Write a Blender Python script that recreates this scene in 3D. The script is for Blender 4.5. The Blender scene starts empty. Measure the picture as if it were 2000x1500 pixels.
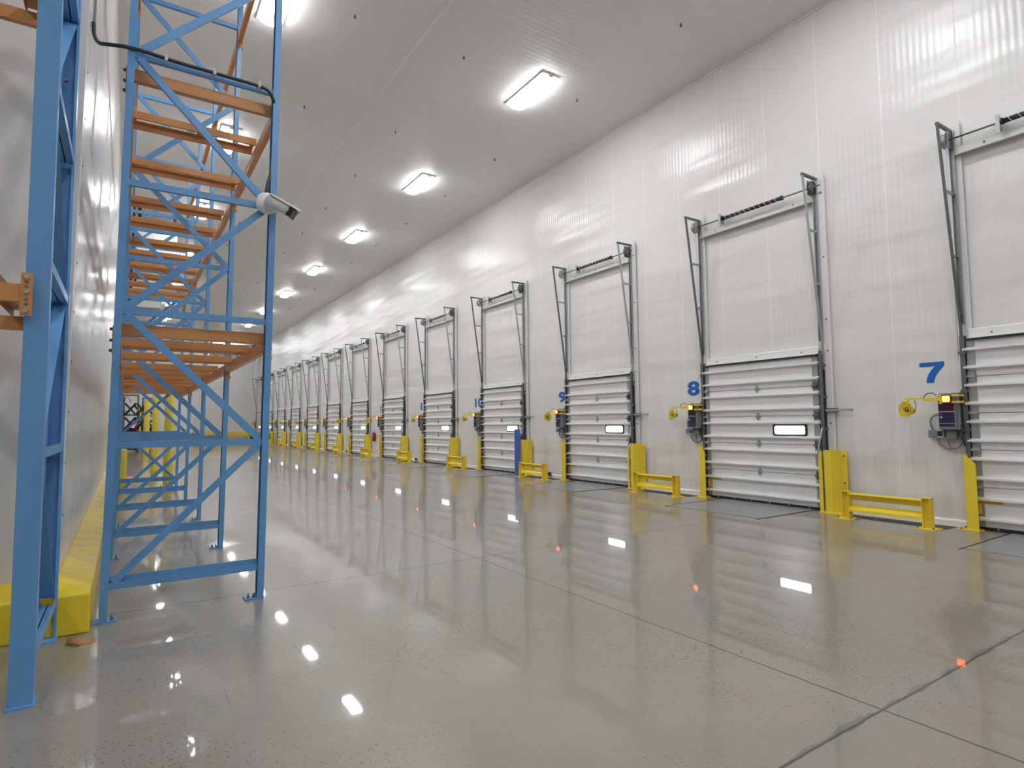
import bpy, bmesh, math, random
from mathutils import Vector, Matrix
random.seed(7)
PI = math.pi
scene = bpy.context.scene
C = scene.collection
# ---------------------------------------------------------------- camera
cam_d = bpy.data.cameras.new('camera'); cam = bpy.data.objects.new('camera', cam_d); C.objects.link(cam)
cam_d.sensor_width = 36.0; cam_d.sensor_fit = 'HORIZONTAL'; cam_d.lens = 1147.845/2000*36
cam_d.clip_start = .05; cam_d.clip_end = 300
F = Vector((0.54786159, 0.83402037, 0.06525096)); R = Vector((0.83611679, -0.54846152, -0.00993391)); U = Vector((-0.02750256, -0.05999983, 0.99781944))
cam.matrix_world = Matrix(((R.x, U.x, -F.x, 0), (R.y, U.y, -F.y, 0), (R.z, U.z, -F.z, 1.5657), (0, 0, 0, 1)))
scene.camera = cam
# ---------------------------------------------------------------- world, exposure
w = bpy.data.worlds.new('world'); scene.world = w; w.use_nodes = True
w.node_tree.nodes['Background'].inputs[0].default_value = (.5, .5, .52, 1)
w.node_tree.nodes['Background'].inputs[1].default_value = .05
vs = scene.view_settings
vs.view_transform = 'Standard'; vs.look = 'None'; vs.gamma = 1; vs.exposure = 1.42
try: vs.use_curve_mapping = False
except Exception: pass
scene.cycles.diffuse_bounces = 8   # white room: light bounces many times
LAMP = 24.0          # emission of the ceiling lamp covers
# ---------------------------------------------------------------- materials
def newmat(name):
    m = bpy.data.materials.new(name); m.use_nodes = True
    nt = m.node_tree; return m, nt, nt.nodes['Principled BSDF']
def N(nt, t, **kw):
    n = nt.nodes.new(t)
    for k, v in kw.items(): setattr(n, k, v)
    return n
def math_n(nt, op, a, b=None, c=None):
    n = N(nt, 'ShaderNodeMath', operation=op)
    for i, v in enumerate((a, b, c)):
        if v is None: continue
        if hasattr(v, 'links') or hasattr(v, 'is_linked'): nt.links.new(v, n.inputs[i])
        else: n.inputs[i].default_value = v
    return n.outputs[0]
def paint(name, col, rough=.4, metal=0, var=.06, scale=6, bump=0, spec=.5):
    m, nt, b = newmat(name)
    tc = N(nt, 'ShaderNodeTexCoord'); no = N(nt, 'ShaderNodeTexNoise'); no.inputs['Scale'].default_value = scale; no.inputs['Detail'].default_value = 5
    nt.links.new(tc.outputs['Object'], no.inputs['Vector'])
    mx = N(nt, 'ShaderNodeMix', data_type='RGBA')
    mx.inputs[6].default_value = (*[c*(1-var) for c in col], 1); mx.inputs[7].default_value = (*[min(1, c*(1+var)) for c in col], 1)
    nt.links.new(no.outputs[0], mx.inputs[0]); nt.links.new(mx.outputs[2], b.inputs['Base Color'])
    b.inputs['Roughness'].default_value = rough; b.inputs['Metallic'].default_value = metal
    b.inputs['Specular IOR Level'].default_value = spec
    if bump:
        bp = N(nt, 'ShaderNodeBump'); bp.inputs['Strength'].default_value = bump; bp.inputs['Distance'].default_value = .003
        nt.links.new(no.outputs[0], bp.inputs['Height']); nt.links.new(bp.outputs[0], b.inputs['Normal'])
    return m
def emit(name, col, s):
    m, nt, b = newmat(name)
    b.inputs['Base Color'].default_value = (*col, 1); b.inputs['Emission Color'].default_value = (*col, 1); b.inputs['Emission Strength'].default_value = s
    b.inputs['Roughness'].default_value = .4
    return m
def ribbed(name, col, rough, axis, period=.088, seam=1.05, phase=0., amp=.0006, wave=.02, dirt=0., spec=.5, seamcol=1.06, metal=0.):
    """panel cladding: fine ribs + panel seams along one world axis, slight waviness"""
    m, nt, b = newmat(name)
    g = N(nt, 'ShaderNodeNewGeometry'); s = N(nt, 'ShaderNodeSeparateXYZ'); nt.links.new(g.outputs['Position'], s.inputs[0])
    a = s.outputs[axis]
    rib = math_n(nt, 'MULTIPLY', math_n(nt, 'SINE', math_n(nt, 'MULTIPLY', a, 2*PI/period)), amp)
    p = math_n(nt, 'ABSOLUTE', math_n(nt, 'SUBTRACT', math_n(nt, 'FRACT', math_n(nt, 'DIVIDE', math_n(nt, 'SUBTRACT', a, phase), seam)), .5))
    # p = .5 at the seam
    d = math_n(nt, 'MULTIPLY', math_n(nt, 'SUBTRACT', .5, p), seam)      # distance to seam in metres
    line = math_n(nt, 'SUBTRACT', 1.0, math_n(nt, 'MINIMUM', math_n(nt, 'DIVIDE', d, .011), 1.0))
    no = N(nt, 'ShaderNodeTexNoise'); no.inputs['Scale'].default_value = .9; no.inputs['Detail'].default_value = 1.5
    mp = N(nt, 'ShaderNodeMapping'); mp.inputs['Scale'].default_value = (1, .28, 2.2) if axis == 1 else (.5, 1, 1)
    nt.links.new(g.outputs['Position'], mp.inputs[0]); nt.links.new(mp.outputs[0], no.inputs['Vector'])
    h = math_n(nt, 'ADD', rib, math_n(nt, 'MULTIPLY', no.outputs[0], wave))
    h = math_n(nt, 'SUBTRACT', h, math_n(nt, 'MULTIPLY', line, .002))
    bp = N(nt, 'ShaderNodeBump'); bp.inputs['Strength'].default_value = 1; bp.inputs['Distance'].default_value = 1.0
    nt.links.new(h, bp.inputs['Height']); nt.links.new(bp.outputs[0], b.inputs['Normal'])
    mx = N(nt, 'ShaderNodeMix', data_type='RGBA'); mx.inputs[6].default_value = (*col, 1); mx.inputs[7].default_value = (*[min(1, c*seamcol) for c in col], 1)
    nt.links.new(line, mx.inputs[0]); out = mx.outputs[2]
    if dirt:
        n2 = N(nt, 'ShaderNodeTexNoise'); n2.inputs['Scale'].default_value = 2.0; n2.inputs['Detail'].default_value = 6
        m2 = N(nt, 'ShaderNodeMapping'); m2.inputs['Scale'].default_value = (1, 1.4, .25)
        nt.links.new(g.outputs['Position'], m2.inputs[0]); nt.links.new(m2.outputs[0], n2.inputs['Vector'])
        r2 = N(nt, 'ShaderNodeValToRGB'); r2.color_ramp.elements[0].position = .5; r2.color_ramp.elements[1].position = .8
        nt.links.new(n2.outputs[0], r2.inputs[0])
        low = math_n(nt, 'SUBTRACT', 1.0, math_n(nt, 'MINIMUM', math_n(nt, 'DIVIDE', s.outputs[2], 2.6), 1.0))
        f = math_n(nt, 'MULTIPLY', math_n(nt, 'MULTIPLY', r2.outputs[0], low), dirt)
        m3 = N(nt, 'ShaderNodeMix', data_type='RGBA'); m3.inputs[7].default_value = (.28, .25, .21, 1)
        nt.links.new(f, m3.inputs[0]); nt.links.new(out, m3.inputs[6]); out = m3.outputs[2]
    nt.links.new(out, b.inputs['Base Color'])
    b.inputs['Roughness'].default_value = rough; b.inputs['Specular IOR Level'].default_value = spec; b.inputs['Metallic'].default_value = metal
    return m
M = {}
M['wall'] = ribbed('white_panel_wall', (.80, .79, .785), .29, 1, period=.092, seam=1.05, phase=3.9+.525, amp=.0010, wave=.055, dirt=.35, seamcol=1.2)  # lighter seam colour paints in the highlight along the panel joints
M['ceiling'] = ribbed('ceiling_panel', (.80, .80, .80), .42, 1, period=.115, seam=1.035, phase=5.96+.5175, amp=.0009, wave=.006, seamcol=1.12)
M['metal_wall'] = ribbed('metal_clad_wall', (.80, .79, .78), .24, 1, period=.14, seam=1.18, phase=6.75+.59, amp=.0024, wave=.012, dirt=.6, seamcol=.45, metal=.35)
M['end_wall'] = ribbed('matt_panel_wall', (.76, .75, .735), .45, 0, period=.1, seam=1.1, amp=.0004, wave=.01)
M['blue'] = paint('blue_rack_paint', (.135, .345, .66), .33, var=.05)
M['orange'] = paint('orange_rack_paint', (.60, .275, .095), .4, var=.08)
M['yellow'] = paint('yellow_paint', (.86, .66, .05), .4, var=.05)
M['galv'] = paint('galvanized_steel', (.42, .44, .46), .42, metal=.55, var=.15, scale=25)
M['dgalv'] = paint('dark_steel', (.16, .165, .175), .45, metal=.5, var=.15, scale=25)
M['white'] = paint('white_enamel', (.84, .84, .83), .35, var=.02)
M['door'] = paint('door_skin', (.84, .84, .85), .38, var=.02, scale=3)
M['cream'] = paint('cream_trim', (.66, .67, .63), .5)
M['black'] = paint('black_rubber', (.018, .018, .02), .6, var=.2)
M['spring'] = paint('black_spring', (.02, .018, .024), .35, var=.2)
M['number'] = paint('blue_number', (.006, .14, .54), .45, var=.03)
M['grey'] = paint('grey_enclosure', (.26, .27, .30), .45, var=.05)
M['lgrey'] = paint('light_grey_plastic', (.55, .56, .58), .45, var=.05)
M['navy'] = paint('navy_label', (.022, .018, .075), .35, var=.05)
M['maroon'] = paint('maroon_label', (.06, .012, .03), .35, var=.05)
M['red'] = paint('red_enamel', (.42, .015, .02), .35)
M['tag'] = paint('amber_tag', (.72, .42, .03), .45)
M['board'] = paint('blue_board', (.05, .13, .45), .5)
M['camwhite'] = paint('camera_white', (.74, .74, .74), .35)
M['lens'] = paint('camera_black', (.02, .022, .035), .15)
M['hose'] = paint('dark_hose', (.035, .038, .045), .5)
M['plate'] = paint('leveler_steel', (.255, .27, .275), .30, var=.12, scale=2, bump=.2)
M['paper'] = paint('brown_card', (.42, .20, .09), .8, var=.15)
M['grate'] = paint('grate_steel', (.10, .10, .10), .5, metal=.4)
M['skin'] = paint('skin', (.5, .3, .22), .5)
M['cloth'] = paint('dark_cloth', (.025, .03, .045), .8)
M['teal'] = paint('teal_plastic', (.12, .42, .38), .4)
M['pole'] = paint('bollard_yellow', (.72, .58, .06), .42, var=.06)
M['lamp'] = emit('lamp_cover', (1, 1, 1), LAMP)
M['lamp_side'] = emit('lamp_cover_side', (1, 1, 1), LAMP*.22)
M['daylight'] = emit('daylit_pane', (.90, .93, 1.0), 3.6)
M['strobe'] = emit('orange_light', (1, .16, .04), 2.6)
M['redled'] = emit('red_light', (1, .10, .10), .6)
# kerb: yellow paint with grey scuffed patches
m, nt, b = newmat('kerb_yellow')
g = N(nt, 'ShaderNodeNewGeometry'); sp = N(nt, 'ShaderNodeSeparateXYZ'); nt.links.new(g.outputs['Position'], sp.inputs[0])
no = N(nt, 'ShaderNodeTexNoise'); no.inputs['Scale'].default_value = 5; no.inputs['Detail'].default_value = 8; nt.links.new(g.outputs['Position'], no.inputs['Vector'])
rp = N(nt, 'ShaderNodeValToRGB'); rp.color_ramp.elements[0].position = .36; rp.color_ramp.elements[1].position = .66; nt.links.new(no.outputs[0], rp.inputs[0])
fy = N(nt, 'ShaderNodeMapRange'); fy.inputs[1].default_value = 5.85; fy.inputs[2].default_value = 6.9; nt.links.new(sp.outputs[1], fy.inputs[0])
fa = math_n(nt, 'MULTIPLY', math_n(nt, 'ADD', math_n(nt, 'MULTIPLY', fy.outputs[0], .55), math_n(nt, 'MULTIPLY', math_n(nt, 'MULTIPLY', rp.outputs[0], fy.outputs[0]), .5)), .95)
mx = N(nt, 'ShaderNodeMix', data_type='RGBA'); mx.inputs[6].default_value = (.85, .64, .03, 1); mx.inputs[7].default_value = (.50, .39, .15, 1)
nt.links.new(fa, mx.inputs[0]); nt.links.new(mx.outputs[2], b.inputs['Base Color']); b.inputs['Roughness'].default_value = .5
bp = N(nt, 'ShaderNodeBump'); bp.inputs['Strength'].default_value = .5; bp.inputs['Distance'].default_value = .02; nt.links.new(no.outputs[0], bp.inputs['Height']); nt.links.new(bp.outputs[0], b.inputs['Normal'])
M['kerb'] = m
# polished concrete floor
def floor_mat():
    m, nt, b = newmat('polished_concrete')
    g = N(nt, 'ShaderNodeNewGeometry'); P = g.outputs['Position']
    s = N(nt, 'ShaderNodeSeparateXYZ'); nt.links.new(P, s.inputs[0]); X, Y = s.outputs[0], s.outputs[1]
    def noise(sc, det=4, mp=None, rough=.5):
        n = N(nt, 'ShaderNodeTexNoise'); n.inputs['Scale'].default_value = sc; n.inputs['Detail'].default_value = det; n.inputs['Roughness'].default_value = rough
        if mp:
            q = N(nt, 'ShaderNodeMapping'); q.inputs['Scale'].default_value = mp[0]; q.inputs['Rotation'].default_value = (0, 0, mp[1])
            nt.links.new(P, q.inputs[0]); nt.links.new(q.outputs[0], n.inputs['Vector'])
        else: nt.links.new(P, n.inputs['Vector'])
        return n.outputs[0]
    def ramp(v, p0, p1):
        r = N(nt, 'ShaderNodeMapRange'); r.inputs[1].default_value = p0; r.inputs[2].default_value = p1; r.clamp = True; nt.links.new(v, r.inputs[0]); return r.outputs[0]
    def mix(f, a, bcol):
        q = N(nt, 'ShaderNodeMix', data_type='RGBA')
        if hasattr(f, 'is_linked'): nt.links.new(f, q.inputs[0])
        else: q.inputs[0].default_value = f
        for i, c in ((6, a), (7, bcol)):
            if hasattr(c, 'is_linked'): nt.links.new(c, q.inputs[i])
            else: q.inputs[i].default_value = (*c, 1)
        return q.outputs[2]
    col = mix(ramp(noise(.35, 6), .3, .7), (.225, .206, .178), (.315, .288, .252))
    col = mix(math_n(nt, 'MULTIPLY', ramp(noise(3.2, 8, rough=.65), .45, .75), .35), col, (.205, .18, .16))
    # exposed aggregate: small dark and light grains, in patches
    patch = ramp(noise(.55, 3), .36, .58)
    for sc, th, cc, amt in ((46, .19, (.05, .04, .035), .9), (60, .18, (.50, .45, .36), .5), (26, .12, (.055, .045, .04), .9), (95, .2, (.08, .065, .055), .6)):
        v = N(nt, 'ShaderNodeTexVoronoi', feature='F1'); v.inputs['Scale'].default_value = sc; nt.links.new(P, v.inputs['Vector'])
        dsp = math_n(nt, 'SUBTRACT', 1.0, ramp(v.outputs['Distance'], th, th+.12))
        sepc = N(nt, 'ShaderNodeSeparateColor'); nt.links.new(v.outputs['Color'], sepc.inputs[0])
        pick = ramp(sepc.outputs[0], .55, .60)
        col = mix(math_n(nt, 'MULTIPLY', math_n(nt, 'MULTIPLY', math_n(nt, 'MULTIPLY', dsp, pick), patch), amt), col, cc)
    # scuffs and hairline scratches
    for sc, rot, mp in ((1.6, .5, (9, .5, 1)), (1.2, -.9, (10, .45, 1)), (1.5, 1.35, (8, .5, 1))):
        f = ramp(noise(sc, 3, (mp, rot)), .715, .73)
        col = mix(math_n(nt, 'MULTIPLY', f, .3), col, (.10, .085, .075))
    # saw-cut joints
    wob = math_n(nt, 'MULTIPLY', math_n(nt, 'SUBTRACT', noise(7, 4), .5), .016)
    jx = math_n(nt, 'ABSOLUTE', math_n(nt, 'SUBTRACT', math_n(nt, 'ADD', X, wob), 3.455))
    yy = math_n(nt, 'DIVIDE', math_n(nt, 'SUBTRACT', math_n(nt, 'ADD', Y, wob), 1.65), 4.385)
    jy = math_n(nt, 'MULTIPLY', math_n(nt, 'SUBTRACT', .5, math_n(nt, 'ABSOLUTE', math_n(nt, 'SUBTRACT', math_n(nt, 'FRACT', yy), .5))), 4.385)
    jy = math_n(nt, 'ADD', jy, ramp(X, 7.6, 7.7))
    j = math_n(nt, 'SUBTRACT', 1.0, ramp(math_n(nt, 'MINIMUM', jx, jy), .005, .010))
    # the joint nearest the camera is filled with a ragged grey filler
    j2 = math_n(nt, 'ABSOLUTE', math_n(nt, 'SUBTRACT', math_n(nt, 'ADD', Y, math_n(nt, 'MULTIPLY', wob, 2.0)), 1.66))
    wid = math_n(nt, 'MULTIPLY', ramp(noise(3.0, 3), .42, .62), .030)
    f2 = math_n(nt, 'MULTIPLY', math_n(nt, 'LESS_THAN', j2, wid), math_n(nt, 'GREATER_THAN', X, 1.5))
    col = mix(math_n(nt, 'MULTIPLY', f2, .85), col, (.15, .155, .14))
    col = mix(math_n(nt, 'MULTIPLY', j, .92), col, (.035, .03, .025))
    nt.links.new(col, b.inputs['Base Color'])
    rg = N(nt, 'ShaderNodeMapRange'); rg.inputs[3].default_value = .29; rg.inputs[4].default_value = .36; nt.links.new(noise(1.1, 6), rg.inputs[0]); nt.links.new(rg.outputs[0], b.inputs['Roughness'])
    b.inputs['Specular IOR Level'].default_value = .42
    b.inputs['Coat Weight'].default_value = .6; b.inputs['Coat Roughness'].default_value = .03; b.inputs['Coat IOR'].default_value = 1.45
    bp = N(nt, 'ShaderNodeBump'); bp.inputs['Strength'].default_value = 1; bp.inputs['Distance'].default_value = 1
    hh = math_n(nt, 'ADD', math_n(nt, 'MULTIPLY', noise(2.2, 2), .0007), math_n(nt, 'MULTIPLY', noise(14, 2), .00004))
    nt.links.new(hh, bp.inputs['Height']); nt.links.new(bp.outputs[0], b.inputs['Normal'])
    return m
M['floor'] = floor_mat()
# ---------------------------------------------------------------- mesh builder
class MB:
    def __init__(s, lean=0.0): s.v = []; s.f = []; s.sm = []; s.lean = lean
    def add(s, verts, faces, smooth=False):
        o = len(s.v); s.v += [tuple(v) for v in verts]; s.f += [[i+o for i in f] for f in faces]; s.sm += [smooth]*len(faces); return s
    def box(s, x0, x1, y0, y1, z0, z1):
        x0, x1 = sorted((x0, x1)); y0, y1 = sorted((y0, y1)); z0, z1 = sorted((z0, z1))
        v = [(x, y, z) for z in (z0, z1) for y in (y0, y1) for x in (x0, x1)]
        return s.add(v, [(0, 2, 3, 1), (4, 5, 7, 6), (0, 1, 5, 4), (2, 6, 7, 3), (0, 4, 6, 2), (1, 3, 7, 5)])
    def sweep(s, prof, p, q, side, up, caps=True, smooth=False):
        p, q, side, up = map(Vector, (p, q, side, up)); n = len(prof)
        v = [p+side*a+up*b for a, b in prof]+[q+side*a+up*b for a, b in prof]
        f = [(i, (i+1) % n, n+(i+1) % n, n+i) for i in range(n)]
        s.add(v, f, smooth)
        if caps: s.add(v, [tuple(reversed(range(n))), tuple(range(n, 2*n))])
        return s
    def beam(s, p, q, w, h, up=(0, 0, 1)):
        p, q = Vector(p), Vector(q); d = (q-p).normalized(); up = Vector(up); side = d.cross(up).normalized(); up = side.cross(d).normalized()
        return s.sweep([(-w/2, -h/2), (w/2, -h/2), (w/2, h/2), (-w/2, h/2)], p, q, side, up)
    def prism(s, poly, axis, a0, a1):
        ax = [(0, 1, 0), (0, 0, 1)] if axis == 0 else ([(1, 0, 0), (0, 0, 1)] if axis == 1 else [(1, 0, 0), (0, 1, 0)])
        d = [Vector((1, 0, 0)), Vector((0, 1, 0)), Vector((0, 0, 1))][axis]
        return s.sweep(poly, d*a0, d*a1, ax[0], ax[1])
    def cyl(s, p, q, r, n=16, r2=None, caps=True):
        p, q = Vector(p), Vector(q); d = (q-p).normalized(); a = Vector((0, 0, 1)) if abs(d.z) < .9 else Vector((1, 0, 0))
        u = d.cross(a).normalized(); v_ = d.cross(u); r2 = r if r2 is None else r2
        A = [p+(u*math.cos(2*PI*i/n)+v_*math.sin(2*PI*i/n))*r for i in range(n)]; B = [q+(u*math.cos(2*PI*i/n)+v_*math.sin(2*PI*i/n))*r2 for i in range(n)]
        s.add(A+B, [(i, (i+1) % n, n+(i+1) % n, n+i) for i in range(n)], True)
        if caps: s.add(A+B, [tuple(reversed(range(n))), tuple(range(n, 2*n))])
        return s
    def lathe(s, prof, o, d, n=24):
        """prof: list of (radius, distance along d)"""
        o, d = Vector(o), Vector(d).normalized(); a = Vector((0, 0, 1)) if abs(d.z) < .9 else Vector((1, 0, 0)); u = d.cross(a).normalized(); v_ = d.cross(u)
        V = [o+d*t+(u*math.cos(2*PI*i/n)+v_*math.sin(2*PI*i/n))*r for r, t in prof for i in range(n)]
        return s.add(V, [(k*n+i, k*n+(i+1) % n, (k+1)*n+(i+1) % n, (k+1)*n+i) for k in range(len(prof)-1) for i in range(n)], True)
    def tube(s, pts, r, n=8, closed=False):
        pts = [Vector(p) for p in pts]; N_ = len(pts); rings = []; prev = None
        for i, p in enumerate(pts):
            if closed: t = pts[(i+1) % N_]-pts[i-1]
            else: t = pts[min(i+1, N_-1)]-pts[max(i-1, 0)]
            t.normalize()
            if prev is None:
                a = Vector((0, 0, 1)) if abs(t.z) < .9 else Vector((1, 0, 0)); u = t.cross(a).normalized()
            else: u = (prev-t*prev.dot(t)).normalized()
            prev = u; v_ = t.cross(u); rings.append([p+(u*math.cos(2*PI*k/n)+v_*math.sin(2*PI*k/n))*r for k in range(n)])
        V = [v for rg in rings for v in rg]; last = N_ if closed else N_-1
        s.add(V, [(i*n+k, i*n+(k+1) % n, ((i+1) % N_)*n+(k+1) % n, ((i+1) % N_)*n+k) for i in range(last) for k in range(n)], True)
        if not closed: s.add(V, [tuple(reversed(range(n))), tuple((N_-1)*n+k for k in range(n))])
        return s
    def sphere(s, c, r, n=16, m=10, sc=(1, 1, 1)):
        c = Vector(c); V = [c+Vector((r*math.sin(PI*j/m)*math.cos(2*PI*i/n)*sc[0], r*math.sin(PI*j/m)*math.sin(2*PI*i/n)*sc[1], r*math.cos(PI*j/m)*sc[2])) for j in range(m+1) for i in range(n)]
        return s.add(V, [(j*n+i, (j+1)*n+i, (j+1)*n+(i+1) % n, j*n+(i+1) % n) for j in range(m) for i in range(n)], True)
    def rbox(s, cx, cy, cz, sx, sy, sz, r, axis=0, k=5):
        """box with rounded outline in the plane normal to axis"""
        a, b_ = {0: (sy, sz), 1: (sx, sz), 2: (sx, sy)}[axis]; ca, cb = {0: (cy, cz), 1: (cx, cz), 2: (cx, cy)}[axis]
        pts = []
        for q, (ox, oy) in enumerate(((a/2-r, b_/2-r), (-a/2+r, b_/2-r), (-a/2+r, -b_/2+r), (a/2-r, -b_/2+r))):
            for i in range(k+1):
                t = q*PI/2+i*PI/2/k; pts.append((ca+ox+r*math.cos(t), cb+oy+r*math.sin(t)))
        c, d = {0: (cx, sx), 1: (cy, sy), 2: (cz, sz)}[axis]
        return s.prism(pts, axis, c-d/2, c+d/2)
    def build(s, name, mat, parent=None, bevel=0.0, off=(0, 0, 0)):
        me = bpy.data.meshes.new(name)
        if s.lean: s.v = [(x+s.lean*z, y, z) for x, y, z in s.v]
        me.from_pydata([(x-off[0], y-off[1], z-off[2]) for x, y, z in s.v], [], s.f)
        for p, f in zip(me.polygons, s.sm): p.use_smooth = f
        bm = bmesh.new(); bm.from_mesh(me); bmesh.ops.remove_doubles(bm, verts=bm.verts, dist=1e-5); bmesh.ops.recalc_face_normals(bm, faces=bm.faces)
        bm.to_mesh(me); bm.free()
        me.materials.append(M[mat] if isinstance(mat, str) else mat)
        o = bpy.data.objects.new(name, me); C.objects.link(o)
        if off != (0, 0, 0): o.location = off
        if parent: o.parent = parent
        if bevel:
            md = o.modifiers.new('bevel', 'BEVEL'); md.width = bevel; md.segments = 2; md.limit_method = 'ANGLE'
        return o
def empty(name, loc=(0, 0, 0)):
    o = bpy.data.objects.new(name, None); C.objects.link(o); o.location = loc; o.empty_display_size = .1; return o
def tag(o, label=None, cat=None, group=None, kind=None):
    if label: o['label'] = label
    if cat: o['category'] = cat
    if group: o['group'] = group
    if kind: o['kind'] = kind
    return o
KIDS = {}
def kids(o): return [c for c in bpy.data.objects if c.parent == o]
def copy_tree(o, parent=None):
    c = o.copy(); C.objects.link(c)
    if parent is not None: c.parent = parent
    for ch in kids(o): copy_tree(ch, c)
    return c
ORD = ['', 'first', 'second', 'third', 'fourth', 'fifth', 'sixth', 'seventh', 'eighth', 'ninth', 'tenth', 'eleventh', 'twelfth', 'thirteenth', 'fourteenth', 'fifteenth', 'sixteenth', 'seventeenth', 'eighteenth']
H = 8.9; XW = 10.16; LEAN = .0145
# ---------------------------------------------------------------- the room
tag(MB().box(-14.3, 10.5, -14.3, 60.3, -.3, 0).build('floor', 'floor'), 'polished grey brown concrete warehouse floor', kind='structure')
tag(MB().box(-14.3, 10.5, -14.3, 60.3, H, H+.3).build('ceiling', 'ceiling'), 'ribbed light grey insulated ceiling panels', kind='structure')
tag(MB().box(XW, XW+.3, -14, 60, 0, H).build('wall_right', 'wall'), 'white panel wall with the dock doors', kind='structure')
tag(MB().box(-14, XW, 60, 60.3, 0, H).build('wall_back', 'end_wall'), 'light grey far end wall', kind='structure')
tag(MB().box(-14, XW, -14.3, -14, 0, H).build('wall_front', 'end_wall'), kind='structure')
tag(MB().box(-14.3, -14, -14, 60, 0, H).build('wall_left_outer', 'end_wall'), kind='structure')
tag(MB().box(-14, 4.3, 51.5, 51.8, 0, H).build('wall_partition', 'end_wall'), 'ribbed grey partition wall far behind the racks', kind='structure')
tag(MB().box(-14, -.60, 5.95, 22, 0, H).build('wall_cold_room', 'end_wall'), 'plain grey wall behind the nearest rack', kind='structure')
tag(MB(LEAN).box(-.58, -.43, 5.93, 22.02, 0, H-.002).build('wall_left', 'metal_wall'), 'shiny metal clad wall beside the racks', kind='structure')
# ceiling joint strip and wall/ceiling trims
tag(MB().box(4.515, 4.565, -14, 60, H-.012, H).build('trim_1', 'white'), kind='structure')
tag(MB().box(XW-.03, XW, -14, 60, H-.03, H).build('trim_2', M['ceiling']), kind='structure')
tag(MB(LEAN).box(-.43, -.427, 5.93, 6.10, .42, H-.01).build('trim_3', 'white'), kind='structure')
# low white curb between the doors
bb = MB()
for k in range(7, 20):
    YF = 3.433+4.572*(k-7); bb.prism([(XW, 0), (XW-.07, 0), (XW-.06, .075), (XW-.02, .095), (XW, .095)], 1, YF+.13, YF+4.572-2.393-.20)
tag(bb.build('baseboard_right', 'white'), kind='structure')
# yellow kerb round the foot of the cold room
kb = MB()
A = [(-14, 5.62), (-.19, 5.62), (-.19, 22.3)]; B_ = [(-14, 5.94), (-.425, 5.94), (-.425, 22.3)]
V = []
for (ax, ay), (bx_, by) in zip(A, B_): V += [(ax, ay, 0), (ax, ay, .30), (bx_, by, .385), (bx_, by, 0)]
f = []
for i in range(2):
    o = 4*i; f += [(o, o+4, o+5, o+1), (o+1, o+5, o+6, o+2), (o+2, o+6, o+7, o+3), (o, o+3, o+7, o+4)]
f += [(0, 1, 2, 3), (8, 11, 10, 9)]
kb.add(V, f); tag(kb.build('trim_4', 'kerb', bevel=.012), 'yellow painted concrete kerb at the wall foot', kind='structure')
# ---------------------------------------------------------------- ceiling lamps
def make_lamp():
    t = empty('ceiling_light')
    MB().rbox(0, 0, -.02, .44, 1.46, .04, .05, 2).build('lamp_base', 'white', t)
    MB().rbox(0, 0, -.118, .35, 1.35, .016, .12, 2).build('lamp_cover', 'lamp', t)
    MB().rbox(0, 0, -.075, .36, 1.36, .07, .12, 2).build('lamp_rim', 'lamp_side', t)
    for sy in (-1, 1): MB().box(-.05, .05, sy*.70-.02, sy*.70+.02, -.07, -.03).build('end_clip', 'galv', t)
    return t
lamp0 = make_lamp(); first = True
def place_lamp(x, y, lab, grp):
    global first
    o = lamp0 if first else copy_tree(lamp0); first = False
    o.location = (x, y, H); tag(o, lab, 'ceiling light', grp)
for i in range(-3, 9):
    y = 10.22+5.95*i
    place_lamp(7.30, y, ('lit ceiling light, %s from the camera in the row above the dock aisle' % ORD[i+1]) if i >= 0 else 'lit rectangular ceiling light above the dock aisle, above the picture', 'ceiling lights above the dock aisle')
for i in range(-3, 9):
    y = 10.22+5.95*i
    place_lamp(1.98, y, ('lit ceiling light, %s from the camera in the row seen through the rack' % ORD[i+1]) if i >= 0 else 'lit ceiling light over the rack aisle, above the picture', 'ceiling lights in the row above the racks')
for i in range(4):  # unseen lamp row, added so the area left of the racks is not dark
    place_lamp(-6, 26+6.5*i, 'unseen ceiling light added to brighten the area left of the racks', 'added fill lights left of the racks')
for i in range(3):
    place_lamp(-5, 3.0-5.5*i, 'lit ceiling light over the aisle left of the nearest rack', 'ceiling lights near the nearest rack')
# ceiling hangers
hg = MB().cyl((0, 0, 0), (0, 0, -.035), .012, 8).cyl((0, 0, -.035), (0, 0, -.065), .022, 8).build('ceiling_stub', 'dgalv')
firsth = True
ys = [3.9, 6.95, 9.95, 13.53]+[16.6+3.1*i for i in range(13)]
for x, nm in ((3.24, 'left of the long seam'), (5.46, 'between long seam and lights'), (8.38, 'between lights and dock wall')):
    for i, y in enumerate(ys):
        o = hg if firsth else hg.copy()
        if not firsth: C.objects.link(o)
        firsth = False; o.location = (x, y, H)
        tag(o, ('small dark ceiling stub %s, %s from the camera' % (nm, ORD[i+1])), 'hanger', 'hanger stubs on the ceiling')
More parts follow.
